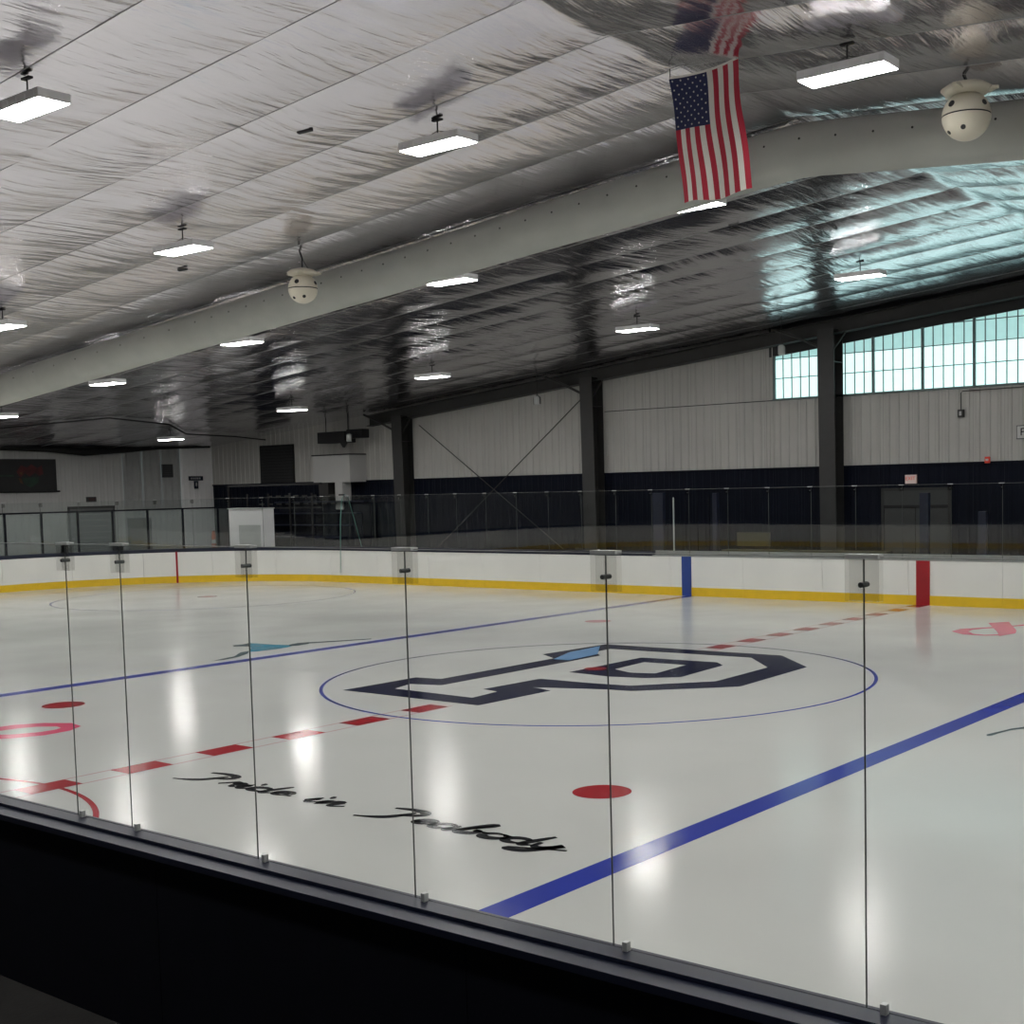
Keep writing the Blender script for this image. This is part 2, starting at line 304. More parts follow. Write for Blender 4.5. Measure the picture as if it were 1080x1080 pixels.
# ---- script lettering on the ice: strokes in letter units (x right, y up, x-height 1)
def arc(cx, cy, rx, ry, a0, a1, n=9): return [(cx + rx * math.cos(math.radians(a0 + (a1 - a0) * k / n)), cy + ry * math.sin(math.radians(a0 + (a1 - a0) * k / n))) for k in range(n + 1)]
GL = {
 'P': (1.45, [[(0.7, 1.7), (0.6, 0.8), (0.42, 0.1), (0.05, -0.3), (-0.42, -0.6)], [(-0.35, 1.9), (0.2, 2.15), (0.75, 2.1), (1.05, 1.75), (1.0, 1.3), (0.7, 0.95), (0.45, 0.95)]]),
 'r': (0.85, [[(0, 0.1), (0.3, 1.05), (0.42, 0.8), (0.75, 0.9), (0.6, 0.3), (0.8, 0), (1.0, 0.25)]]),
 'i': (0.6, [[(0, 0.2), (0.25, 0.95), (0.2, 0.2), (0.4, 0), (0.65, 0.3)], [(0.35, 1.4), (0.5, 1.6)]]),
 'd': (1.05, [arc(0.4, 0.48, 0.38, 0.46, 40, 350, 12), [(0.85, 2.1), (0.78, 1.0), (0.75, 0.2), (0.9, 0), (1.15, 0.3)]]),
 'e': (0.85, [[(0, 0.35), (0.5, 0.6)] + arc(0.42, 0.55, 0.3, 0.42, 20, 320, 12) + [(0.95, 0.35)]]),
 'n': (1.15, [[(0, 0.1), (0.15, 0.95), (0.15, 0.05), (0.5, 0.9), (0.72, 0.8), (0.68, 0.1), (0.9, 0), (1.2, 0.35)]]),
 'a': (1.0, [arc(0.4, 0.48, 0.38, 0.46, 50, 350, 12), [(0.78, 0.95), (0.72, 0.2), (0.85, 0), (1.08, 0.3)]]),
 'b': (0.95, [[(0, 0.3), (0.35, 1.4), (0.45, 2.1), (0.25, 1.9), (0.1, 0.4), (0.3, 0.02), (0.62, 0.2), (0.68, 0.65), (0.4, 0.8), (0.75, 0.7), (1.0, 0.75)]]),
 'o': (0.9, [arc(0.42, 0.48, 0.38, 0.46, 90, 450, 14) + [(0.95, 0.8)]]),
 'y': (1.0, [[(0, 0.9), (0.12, 0.2), (0.4, 0.05), (0.68, 0.5), (0.75, 0.95), (0.6, 0), (0.35, -0.8), (-0.1, -1.0), (-0.25, -0.75), (0.4, -0.2), (1.2, 0.35)]]),
}
def letters(word, x0, x1, yb, slope, h):
    tot = sum(GL[c][0] for c in word); u = (x1 - x0) / tot; cx = 0
    wroot = None
    for c in word:
        bm = bmesh.new()
        for st in GL[c][1]:
            pts = []
            for i in range(len(st) - 1):        # Catmull-Rom smoothing
                p0, p1, p2, p3 = st[max(i - 1, 0)], st[i], st[i + 1], st[min(i + 2, len(st) - 1)]
                for t in (0, .34, .67):
                    pts.append(tuple(0.5 * (2 * p1[j] + (p2[j] - p0[j]) * t + (2 * p0[j] - 5 * p1[j] + 4 * p2[j] - p3[j]) * t * t + (3 * p1[j] - p0[j] - 3 * p2[j] + p3[j]) * t ** 3) for j in (0, 1)))
            pts.append(st[-1]); wp = []; wd = []
            for i, (a, b) in enumerate(pts):
                X = x0 + (cx + a) * u + b * h * 0.30; wp.append((X, yb + b * h + slope * (X - x0)))
                q = i / (len(pts) - 1); wd.append(0.04 + 0.07 * math.sin(PI * min(1, q * 1.05 + 0.05)))
            ribbon(bm, wp, wd, 0.003)
        if wroot is None: wroot = mark('lettering', bm, M['i_black'], 'black brush script lettering, %s word' % {'Pride': 'leftmost', 'in': 'short middle', 'Peabody': 'long rightmost'}[word])
        else: obj('letter', bm, M['i_black'], wroot)
        cx += GL[c][0]
letters('Pride', 1.0, 2.62, -9.19, 0.0, 0.165); letters('in', 2.9, 3.46, -9.19, 0.0, 0.165); letters('Peabody', 4.0, 6.3, -9.22, 0.0, 0.17)

# ---- ceiling: foil strips that sag between seams
ceil = tag(obj('ceiling', bx(-37.6, -24.2, 9.05, XR, 18.7, 9.1), M['back']), kind='structure')
# tilt the backing with the roof slope
for v in ceil.data.vertices: v.co.z = roof(v.co.x) + (0.24 if v.co.z < 9.07 else 0.30)
o = obj('roof_backing', bx(XR, -24.2, 0, 22.3, 18.7, 1), M['back'], ceil)
for v in o.data.vertices: v.co.z = roof(v.co.x) + (0.24 if v.co.z < 0.5 else 0.30)
SW = 1.64; YS0 = -9.0 - 9 * SW
YS = [YS0 + SW * k for k in range(0, 27)]
for k in range(len(YS) - 1):
    y0, y1 = YS[k], min(YS[k + 1], 18.62)
    if y0 > 18.6: continue
    bm = bmesh.new(); NX, NY = 420, 6; rows = []
    xs = [-37.5 + (22 + 37.5) * i / NX for i in range(NX + 1)]
    rnd = random.Random(k); ph = [rnd.uniform(0, 6.28) for _ in range(8)]
    for x in xs:
        row = []
        for j in range(NY + 1):
            t = j / NY; s = math.sin(PI * t)
            sag = 0.028 * s * (1 + 0.3 * math.sin(x * 0.9 + ph[0]))
            wr = 0.0
            for q in range(4):
                f = (1.3, 2.3, 3.7, 5.3)[q]; wr += (0.006, 0.005, 0.004, 0.003)[q] * math.sin(f * (x + 0.35 * math.sin(3 * t + ph[q]) + 0.25 * y0) + ph[q + 4])
            fr = sum(0.10 * math.exp(-((x - xc) / 0.55) ** 2) for xc in (-23.3, -14.1, -4.9, 4.3))   # where the roof frames press the blanket down
            row.append(bm.verts.new((x, y0 + (y1 - y0) * t, roof(x) - sag + wr * (0.25 + s) - fr * 0.08 + (0.02 if abs(x - XR) < 0.2 else 0))))
        rows.append(row)
    for A, B in zip(rows, rows[1:]):
        for j in range(NY): bm.faces.new((A[j], A[j + 1], B[j + 1], B[j]))
    smooth(obj('ceiling_strip', bm, M['foil'], ceil))
    bm = bmesh.new()
    hexa(bm, [(-37.5, y0 - 0.007, roof(-37.5) - .004), (XR, y0 - 0.007, roof(XR) - .004), (XR, y0 + 0.007, roof(XR) - .004), (-37.5, y0 + 0.007, roof(-37.5) - .004), (-37.5, y0 - 0.007, roof(-37.5)), (XR, y0 - 0.007, roof(XR)), (XR, y0 + 0.007, roof(XR)), (-37.5, y0 + 0.007, roof(-37.5))])
    hexa(bm, [(XR, y0 - 0.007, roof(XR) - .004), (22, y0 - 0.007, roof(22) - .004), (22, y0 + 0.007, roof(22) - .004), (XR, y0 + 0.007, roof(XR) - .004), (XR, y0 - 0.007, roof(XR)), (22, y0 - 0.007, roof(22)), (22, y0 + 0.007, roof(22)), (XR, y0 + 0.007, roof(XR))])
    obj('seam_band', bm, M['grey_cap'], ceil)
# torn flaps in the foil
for x, y, sx in ((-1.72, -5.0, 0.26), (-1.0, 5.83, 0.2), (-9.4, -1.7, 0.22)):
    bm = bmesh.new(); hexa(bm, [(x, y, roof(x) - .045), (x + sx, y + .04, roof(x) - .04), (x + sx, y + .09, roof(x) - .05), (x, y + .05, roof(x) - .06), (x, y, roof(x) - .02), (x + sx, y + .04, roof(x) - .01), (x + sx, y + .09, roof(x) - .01), (x, y + .05, roof(x) - .02)])
    obj('torn_flap', bm, M['black'], ceil)

# ---- ribbed wall panels
def ribbed(name, P0, D, N, wdt, z0, z1a, z1b, m, parent, ribs=3, rd=0.025):
    """sheet from P0 along D (unit) facing N; top height z1a at the start, z1b at the end"""
    bm = bmesh.new(); prof = [(0, 0)]; rw = wdt / ribs
    for r in range(ribs):
        a = r * rw; prof += [(a + rw * 0.30, 0), (a + rw * 0.38, rd), (a + rw * 0.62, rd), (a + rw * 0.70, 0)]
    prof.append((wdt - 0.004, 0)); pr = None
    for a, h in prof:
        x, y = P0[0] + D[0] * a + N[0] * h, P0[1] + D[1] * a + N[1] * h; zt = z1a + (z1b - z1a) * a / wdt
        A, B = bm.verts.new((x, y, z0)), bm.verts.new((x, y, zt))
        if pr: bm.faces.new((pr[0], A, B, pr[1]))
        pr = (A, B)
    f = bm.faces[:] ; bm.normal_update()
    if f and f[0].normal.dot(Vector((N[0], N[1], 0))) < 0: bmesh.ops.reverse_faces(bm, faces=f)
    return obj(name, bm, m, parent)
wf = tag(obj('wall_far', bx(-37.5, YF + 0.06, -0.12, 22, YF + 0.2, 5.05), M['back']), kind='structure')
# upper backing above the block base, following the slope; open where the windows are
bm = bmesh.new()
for xa, xb, za, zb in ((-37.5, -7.1, 5.05, None), (-7.1, 9.5, 5.05, 5.78), (9.5, 22, 5.05, None)):
    ta = roof(xa) + 0.2 if zb is None else zb; tb = roof(xb) + 0.2 if zb is None else zb
    hexa(bm, [(xa, YF + .06, za), (xb, YF + .06, za), (xb, YF + .2, za), (xa, YF + .2, za), (xa, YF + .06, ta), (xb, YF + .06, tb), (xb, YF + .2, tb), (xa, YF + .2, ta)])
obj('upper_backing', bm, M['back'], wf)
PW = 0.92
x = -36.0
while x < 21.0:
    zt = lambda q: 5.78 if (x > -7.2 and x < 9.4) else roof(q) + 0.05
    wdt = PW if not (-7.1 - PW < x < -7.1) else -7.1 - x
    if x < -7.1 <= x + PW: wdt = -7.1 - x
    ribbed('wall_panel', (x, YF), (1, 0), (0, -1), wdt, 3.62, zt(x + .01), zt(x + wdt - .01), M['wall_w'], wf)
    ribbed('lower_wall_panel', (x, YF), (1, 0), (0, -1), wdt, -0.02, 3.62, 3.62, M['wall_n'], wf, rd=0.012)
    x += wdt
obj('wall_trim', bx(-36, YF - 0.05, 3.60, 22, YF + 0.01, 3.66), M['wall_n'], wf)
obj('wall_girt', bx(-13.8, YF - 0.032, 5.76, -7.15, YF - 0.0, 5.785), M['steel_l'], wf)
# header above the windows
bm = bmesh.new()
hexa(bm, [(-7.3, YF - .02, 7.78 - .09 * 7.3), (XR, YF - .02, 7.78 + .09 * XR), (XR, YF + .12, 7.78 + .09 * XR), (-7.3, YF + .12, 7.78 - .09 * 7.3), (-7.3, YF - .02, roof(-7.3) + .1), (XR, YF - .02, roof(XR) + .1), (XR, YF + .12, roof(XR) + .1), (-7.3, YF + .12, roof(-7.3) + .1)])
hexa(bm, [(XR, YF - .02, 8.077), (9.5, YF - .02, 7.52), (9.5, YF + .12, 7.52), (XR, YF + .12, 8.077), (XR, YF - .02, roof(XR) + .1), (9.5, YF - .02, roof(9.5) + .1), (9.5, YF + .12, roof(9.5) + .1), (XR, YF + .12, roof(XR) + .1)])
obj('window_header', bm, M['header'], wf)
# ---- the window band: panes of translucent sheet between mullions
win = tag(obj('window_1', bx(-7.15, YF - 0.06, 5.76, 9.5, YF + 0.08, 5.82), M['mull']), 'long band of translucent gridded panes high in the far wall', kind='structure')
rowsz = (5.82, 6.45, 7.05, 7.66, 8.3)
def wtop(x): return min(7.80 + .09 * x, 8.09 - max(0, x - XR) * .09)
xm = [-7.1, -5.28, -3.73, -2.17, -0.62, 0.93, 2.48, 4.03, 5.58, 7.13, 9.4]
for a, b in zip(xm, xm[1:]):
    n_ = 6 if a < -7 else (7 if a > 7 else 5); wv = (b - a) / n_
    for i in range(n_):
        xa, xb = a + i * wv + .012, a + (i + 1) * wv - .012
        for r in range(4):
            za, zb = rowsz[r] + .01, rowsz[r + 1] - .01
            ta, tb = min(zb, wtop(xa)), min(zb, wtop(xb))
            if ta - za < .04: continue
            bm = bmesh.new(); hexa(bm, [(xa, YF + .03, za), (xb, YF + .03, za), (xb, YF + .05, za), (xa, YF + .05, za), (xa, YF + .03, ta), (xb, YF + .03, tb), (xb, YF + .05, tb), (xa, YF + .05, ta)])
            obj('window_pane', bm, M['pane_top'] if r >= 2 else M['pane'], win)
        bm = bmesh.new(); xx = a + i * wv; d = .035 if i == 0 else .012; yy = YF - .05 if i == 0 else YF + .0
        box(bm, xx - d, yy, 5.8, xx + d, YF + .06, wtop(xx)); obj('mullion', bm, M['mull'], win)
for r in (1, 2, 3):
    xs_ = max(-7.1, (rowsz[r] - 7.80) / .09)
    obj('glazing_bar', bx(xs_, YF + .0, rowsz[r] - .012, 9.4, YF + .055, rowsz[r] + .012), M['mull'], win)
# ---- left wall in three pieces
RZL = roof(-37) + .1
wl = tag(obj('wall_left', bx(-37.4, -24, -0.12, -37.2, 14.6, RZL), M['back']), 'grey white end wall behind the left corner of the rink', kind='structure')
y = -24.0
while y < 14.5:
    wdt = min(0.965, 14.6 - y); ribbed('wall_panel', (-37.0, y), (0, 1), (1, 0), wdt, -0.02, RZL, RZL, M['wall_l'], wl, rd=0.012); y += wdt
wl2 = tag(obj('wall_corner', bx(-37.5, 18.5, -0.12, -36.0, 18.56, RZL), M['back']), kind='structure')
dx, dy = 1.0, 2.2; ll = math.hypot(dx, dy)
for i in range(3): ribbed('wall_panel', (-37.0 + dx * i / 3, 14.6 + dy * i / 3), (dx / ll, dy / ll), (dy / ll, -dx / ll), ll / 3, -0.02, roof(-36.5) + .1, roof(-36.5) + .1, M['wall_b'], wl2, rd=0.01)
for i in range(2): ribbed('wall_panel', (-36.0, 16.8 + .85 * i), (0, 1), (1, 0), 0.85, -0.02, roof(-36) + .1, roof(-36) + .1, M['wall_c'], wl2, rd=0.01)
tag(obj('wall_near', bx(-37.5, -24.2, -0.12, 22, -24.0, 9.0), M['back']), kind='structure')
tag(obj('wall_right', bx(22, -24.2, -0.12, 22.2, 18.7, 7.6), M['wall_l']), kind='structure')

# ================================================================ STEEL FRAME
def column(x, label):
    rt = roof(x) - .38; t = tag(empty('steel_column', (x, 17.9, -0.02)), label, 'column', 'steel columns along the far wall')
    h = rt + .02; f = .27
    bm = bmesh.new(); hexa(bm, [(-f, .06, 0), (f, .06, 0), (f, .085, 0), (-f, .085, 0), (-f, -.06, h), (f, -.06, h), (f, -.035, h), (-f, -.035, h)]); obj('front_flange', bm, M['steel_l'], t)
    bm = bmesh.new(); hexa(bm, [(-.012, .085, 0), (.012, .085, 0), (.012, .54, 0), (-.012, .54, 0), (-.012, -.035, h), (.012, -.035, h), (.012, .54, h), (-.012, .54, h)]); obj('web', bm, M['steel'], t)
    obj('back_flange', bx(-f, .54, 0, f, .565, h), M['steel'], t)
    for z in (h - 1.0, h - .05): obj('stiffener', bx(-f + .01, -.02, z, f - .01, .54, z + .02), M['steel'], t)
    bm = bmesh.new(); tube(bm, [(-.05, .0, h - .62), (-.9, -.05, h - .22), (-1.75, -.1, h + .12 - .0)], .045, 6); obj('brace', bm, M['steel_l'], t)
    bm = bmesh.new(); tube(bm, [(.05, .2, h - .7), (.55, .22, h - .1)], .03, 6); obj('brace', bm, M['steel'], t)
    obj('base_plate', bx(-.32, -.05, 0, .32, .58, .03), M['steel'], t)
    return t
column(-23.45, 'grey steel column against the far wall, leftmost of three'); column(-14.12, 'grey steel column against the far wall, middle one, left of the windows')
column(-4.98, 'grey steel column standing in front of the window band')
# end-wall rafter
raf = tag(empty('steel_rafter', (-25.3, 18.2, 5.9)), 'dark sloping steel rafter under the ceiling along the far wall', 'beam')
def slope_bar(name, xa, xb, y0, y1, d0, d1, m, parent, off=(0, 0, 0)):
    bm = bmesh.new(); R_ = lambda x, d: roof(x) - d
    hexa(bm, [(xa - off[0], y0 - off[1], R_(xa, d0) - off[2]), (xb - off[0], y0 - off[1], R_(xb, d0) - off[2]), (xb - off[0], y1 - off[1], R_(xb, d0) - off[2]), (xa - off[0], y1 - off[1], R_(xa, d0) - off[2]),
              (xa - off[0], y0 - off[1], R_(xa, d1) - off[2]), (xb - off[0], y0 - off[1], R_(xb, d1) - off[2]), (xb - off[0], y1 - off[1], R_(xb, d1) - off[2]), (xa - off[0], y1 - off[1], R_(xa, d1) - off[2])])
    return obj(name, bm, m, parent)
OF = (-25.3, 18.2, 5.9)
for xa, xb in ((-25.3, XR), (XR, 21.9)):
    slope_bar('web', xa, xb, 18.19, 18.21, .52, .12, M['steel'], raf, OF)
    slope_bar('lower_flange', xa, xb, 18.02, 18.38, .54, .515, M['steel_l'], raf, OF)
    slope_bar('upper_flange', xa, xb, 18.02, 18.38, .13, .11, M['steel'], raf, OF)
# rod bracing
for nm, A, B, lb in (('brace_rod', (-22.75, 18.4, 5.72), (-14.4, 18.4, 0.1), 'thin dark bracing rod falling to the right from the leftmost column'), ('brace_rod', (-14.6, 18.36, 6.35), (-23.1, 18.36, 0.1), 'thin dark bracing rod falling to the left from the middle column')):
    bm = bmesh.new(); tube(bm, [A, B], .018, 6); tag(obj(nm, bm, M['steel']), lb, 'rod')

# ================================================================ RINK BOARDS
def path_pt(s):
    """far boards: s = 0 at x = 21.8 on the far side, running left, round the corner and down the end"""
    a = 21.8 + (L - RC); q = RC * PI / 2
    if s <= a: return (21.8 - s, W), (0, 1)
    if s <= a + q:
        t = (s - a) / RC; return (-(L - RC) - RC * math.sin(t), W - RC + RC * math.cos(t)), (-math.sin(t), math.cos(t))
    e = 2 * (W - RC)
    if s <= a + q + e: return (-L, W - RC - (s - a - q)), (-1, 0)
    t = (s - a - q - e) / RC
    if t <= PI / 2: return (-(L - RC) - RC * math.cos(t), -(W - RC) - RC * math.sin(t)), (-math.cos(t), -math.sin(t))
    return (-(L - RC) + (t - PI / 2) * RC, -W), (0, -1)
def near_pt(s): return (s, -W), (0, -1)
def prism(pt, s0, s1, o0, o1, z0, z1, seg=0.6):
    bm = bmesh.new(); n = max(1, int(abs(s1 - s0) / seg)); pr = None
    for i in range(n + 1):
        (x, y), (nx, ny) = pt(s0 + (s1 - s0) * i / n)
        r = [bm.verts.new((x + nx * o, y + ny * o, z)) for o, z in ((o0, z0), (o1, z0), (o1, z1), (o0, z1))]
        if pr:
            for k in range(4): bm.faces.new((pr[k], pr[(k + 1) % 4], r[(k + 1) % 4], r[k]))
        else: bm.faces.new(r)
        pr = r
    bm.faces.new(pr[::-1]); bmesh.ops.recalc_face_normals(bm, faces=bm.faces[:]); return bm
def S_of_x(x): return 21.8 - x
fb = tag(empty('rink_boards', (-7, W, 0)), 'white rink boards with yellow kick strip and glass, along the far side and left corner', 'boards')
def fpart(name, bm, m, parent=None):
    o = obj(name, bm, m, parent or fb)
    o.matrix_parent_inverse = Matrix.Translation((7, -W, 0)); return o
# board panels 2.44 m long, joints between
s = 0.2; TOT = 21.8 + (L - RC) + RC * PI + 2 * (W - RC) + 1.8 - .0
joints = []
while s < TOT:
    e = min(s + 2.44, TOT)
    fpart('board_panel', prism(path_pt, s + .004, e - .004, 0, .04, .24, H), M['board']); joints.append(s); s = e
s = 0.2
while s < TOT:
    e = min(s + 2.44, TOT); fpart('kick_plate', prism(path_pt, s + .002, e - .002, -.012, .04, 0.0, .245), M['kick']); s = e
sb = S_of_x(-8.3)
fpart('cap_rail', prism(path_pt, sb, TOT, -.01, .14, H, H + .13), M['navy'])
fpart('cap_rail', prism(path_pt, 0.2, sb, -.01, .22, H, H + .03), M['grey_cap'])['label'] = 'grey cap rail of the bench section'
fpart('sill', prism(path_pt, 0.2, sb - .05, .10, .16, H + .03, H + .16), M['grey_cap']); fpart('back_sheet', prism(path_pt, 0.2, TOT, .12, .15, -.02, H), M['navy_dark'])
fpart('blue_marker', prism(path_pt, S_of_x(-6.95), S_of_x(-7.27), -.02, .04, 0.0, H + .005), M['b_blue'])['label'] = 'blue stripe on the boards'
fpart('red_marker', prism(path_pt, S_of_x(.22), S_of_x(-.14), -.025, .04, 0.0, H + .005), M['b_red'])['label'] = 'red stripe on the boards'
sg = 21.8 + (L - RC) + RC * 0.83
fpart('goal_marker', prism(path_pt, sg, sg + .07, -.02, .04, 0.0, H + .02), M['i_red'])['label'] = 'thin red goal line mark on the boards'
def clip(parent, pt, s, ztop, m_plate, sc=1.0, inv=None):
    """aluminium channel over two clear plates with a bolt, holding two glass panels"""
    w2, hh = .068 * sc, .165 * sc
    def pp(name, bm, m, par):
        o = obj(name, bm, m, par)
        if inv is not None and par is parent: o.matrix_parent_inverse = inv
        return o
    c = pp('glass_clip', prism(pt, s - w2, s + w2, -.008, .040, ztop - .004, ztop + .012, 1), M['alu'], parent)
    pp('clip_plate', prism(pt, s - w2, s + w2, .030, .038, ztop - hh, ztop - .004, 1), m_plate, c)
    pp('clip_plate', prism(pt, s - w2, s + w2, -.006, .002, ztop - hh, ztop - .004, 1), m_plate, c)
    (x, y), (nx, ny) = pt(s); bm = bmesh.new()
    tube(bm, [(x - nx * .012, y - ny * .012, ztop - hh * .62), (x + nx * .046, y + ny * .046, ztop - hh * .62)], .011 * sc, 8)
    pp('bolt', bm, M['bolt'], c)
    return c
# far glass, from right of the frame round to the end
INV = Matrix.Translation((7, -W, 0)); GT = 3.05
s = S_of_x(2.05) - 3.9; GE = 21.8 + (L - RC) + RC * PI / 2 + 5
while s < GE:
    e = s + 1.30
    fpart('glass_panel', prism(path_pt, s + .006, e - .006, .075, .087, H + .03, GT, .35), M['glass_far'])
    fpart('glass_seam', prism(path_pt, s - .005, s + .005, .074, .088, H + .03, GT, 1), M['seam'])
    fpart('glass_edge', prism(path_pt, s + .006, e - .006, .075, .087, GT, GT + .004, .35), M['grey_cap']); c = clip(fb, path_pt, s, GT, M['plate'], 0.9, INV)
    s = e
# bench posts, part of the far boards
for x, wd, zt, m in ((-8.23, .36, 2.96, 'navy'), (-6.28, .15, 2.93, 'navy'), (-.03, .24, 2.84, 'navy'), (1.48, .2, 2.36, 'navy')):
    fpart('bench_post', bx(x - wd / 2, 13.53, H * 0 - .02, x + wd / 2, 13.66, zt, .01), M[m])
bm = bmesh.new(); tube(bm, [(-7.69, 13.55, -.02), (-7.69, 13.55, 2.82)], .022, 8); fpart('gate_post', bm, M['alu'])['label'] = 'bright aluminium gate post'
for x in (-7.3, -6.9, -6.5): fpart('gate_bar', bx(x - .02, 13.56, .0, x + .02, 13.60, 2.9), M['navy_dark'])

# near boards
nb = tag(empty('rink_boards', (7, -W, 0)), 'navy backed near boards with a flat cap and tall clear glass panels', 'boards')
def npart(name, bm, m, parent=None):
    o = obj(name, bm, m, parent or nb)
    if parent is None: o.matrix_parent_inverse = Matrix.Translation((-7, W, 0))
    return o
x = -20.0
while x < 21:
    e = min(x + 2.44, 21.8)
    npart('board_panel', prism(near_pt, x + .004, e - .004, 0, .04, .24, H - .03, 3), M['board']); npart('kick_plate', prism(near_pt, x + .002, e - .002, -.012, .04, 0, .245, 3), M['kick'])
    npart('back_panel', prism(near_pt, x + .003, e - .003, .19, .205, -.02, H - .06, 3), M['navy_dark']); x = e
npart('cap_rail', prism(near_pt, -20, 21.8, -.01, .13, H - .03, H + .008, 60), M['navy'])
npart('cap_ledge', prism(near_pt, -20, 21.8, .133, .25, H - .05, H - .012, 60), M['navy'])
seams = [3.3, 4.52, 5.73, 6.33, 7.54, 8.77, 10.0, 11.21, 12.42, 13.63]
GN = 2.868
INN = Matrix.Translation((-7, W, 0))
for a, b in zip(seams, seams[1:]):
    npart('glass_panel', prism(near_pt, a + .005, b - .005, .010, .022, H + .008, GN, 3), M['glass']); npart('glass_edge', prism(near_pt, a + .005, b - .005, .010, .022, GN, GN + .004, 3), M['grey_cap'])
for a in seams:
    npart('glass_seam', prism(near_pt, a - .0022, a + .0022, .013, .019, H + .008, GN, 1), M['seam'])
    clip(nb, near_pt, a, GN, M['plate'], 1.0, INN)
    npart('seat_block', bx(a + .07, -W - .05, H + .008, a + .095, -W - .02, H + .05, .003), M['alu'])

# ================================================================ CEILING LIGHTS
def make_light():
    t = empty('ceiling_light', (0, 0, 0))
    obj('housing', bx(-.60, -.22, -.03, .60, .22, .09, .02), M['lamp_body'], t)
    obj('lens', bx(-.58, -.20, -.035, .58, .20, -.01), M['lens'], t)
    bm = bmesh.new(); tube(bm, [(0, 0, .09), (0, 0, .36)], .012, 6); tube(bm, [(-.4, 0, .09), (0, 0, .2), (.4, 0, .09)], .006, 5); obj('hanger', bm, M['black'], t)
    obj('hanger_plate', bx(-.09, -.03, .34, .09, .03, .365), M['black'], t)
    for sx in (-.5, -.3, -.1, .1, .3, .5): obj('latch', bx(sx - .02, -.23, -.02, sx + .02, -.219, .05), M['lamp_body'], t)
    return t
LG = 'ceiling lights hung in rows under the foil ceiling'
vis = [(-2.13, -8.9, 'large bright ceiling light cut by the left edge, nearest of all'),
 (-.10, -3.74, 'ceiling light above the middle, left of the flag'), (5.85, -2.55, 'ceiling light at the top right above the white ball'),
 (-6.8, -3.4, 'ceiling light above left, left of the cream ball'), (-14.1, -2.87, 'ceiling light half cut at the left edge, beside the duct end'),
 (.28, 2.46, 'ceiling light partly behind the bottom of the flag'), (-6.14, 2.84, 'ceiling light just under the duct, right of the cream ball'),
 (-13.56, 3.04, 'ceiling light just under the duct, below the cream ball'), (-19.98, 3.3, 'small ceiling light under the duct, third from its left end'),
 (-26.54, 3.7, 'tiny ceiling light under the duct at the left edge'),
 (-.80, 11.57, 'ceiling light in front of the window band'), (-7.68, 11.89, 'ceiling light above the wall between the middle column and the windows'),
 (-15.81, 12.1, 'ceiling light left of the middle column, above the cross bracing'), (-23.01, 12.4, 'ceiling light above the leftmost column'), (-30.89, 12.85, 'smallest ceiling light in front of the white corner wall')]
proto = None
def put(x, y, lb, grp):
    global proto
    if proto is None: proto = make_light(); o = proto
    else: o = copy_tree(proto)
    o.location = (x, y, roof(x) - .40); tag(o, lb, 'ceiling light', grp); return o
for x, y, lb in vis: put(x, y, lb, LG)
for x, y in ((-9, -9), (-16, -9), (-23, -9), (-30, -9), (5, -9), (12, -9), (-21, -3), (-28, -3), (12.5, -2.6), (7.2, 2.6), (14, 2.6), (7, 11.6), (14, 11.6), (-2, -15.5), (-10, -15.5), (6, -15.5), (14, -15.5), (-18, -15.5)):
    put(x, y, 'ceiling light outside the picture', 'ceiling lights outside the picture')

# ================================================================ DUCT
YD, DR = 0.95, 0.415
def dz(x): return roof(x) - .485
xs_ = [-36.8 + (XR - .35 + 36.8) * i / 60 for i in range(61)] + [XR, XR + .35] + [XR + .35 + (21 - XR) * i / 20 for i in range(1, 21)]
bm = bmesh.new(); rr = random.Random(3)
tube(bm, [(x, YD, (dz(x) if abs(x - XR) > .3 else dz(XR) - .012) - 0 + rr.uniform(-.004, .004)) for x in xs_], [DR * (1 + rr.uniform(-.008, .008)) for _ in xs_], 32)
duct = tag(smooth(obj('fabric_duct', bm, M['duct'])), 'long grey fabric air duct running up to the ridge under the ceiling', 'duct')
def dots(ang, x0, x1, st, r):
    x = x0
    while x < x1:
        c, s_ = math.cos(ang), math.sin(ang); C_ = Vector((x, YD + c * DR, dz(x) + s_ * DR)); N_ = Vector((0, c, s_))
        bm = bmesh.new(); tube(bm, [C_ - N_ * .01, C_ + N_ * .006], r, 8); obj('nozzle', bm, M['black'], duct); x += st
dots(math.radians(180 - 12), -12, 12, .62, .018)
dots(math.radians(180 - 12), -27, -12, 1.0, .018)

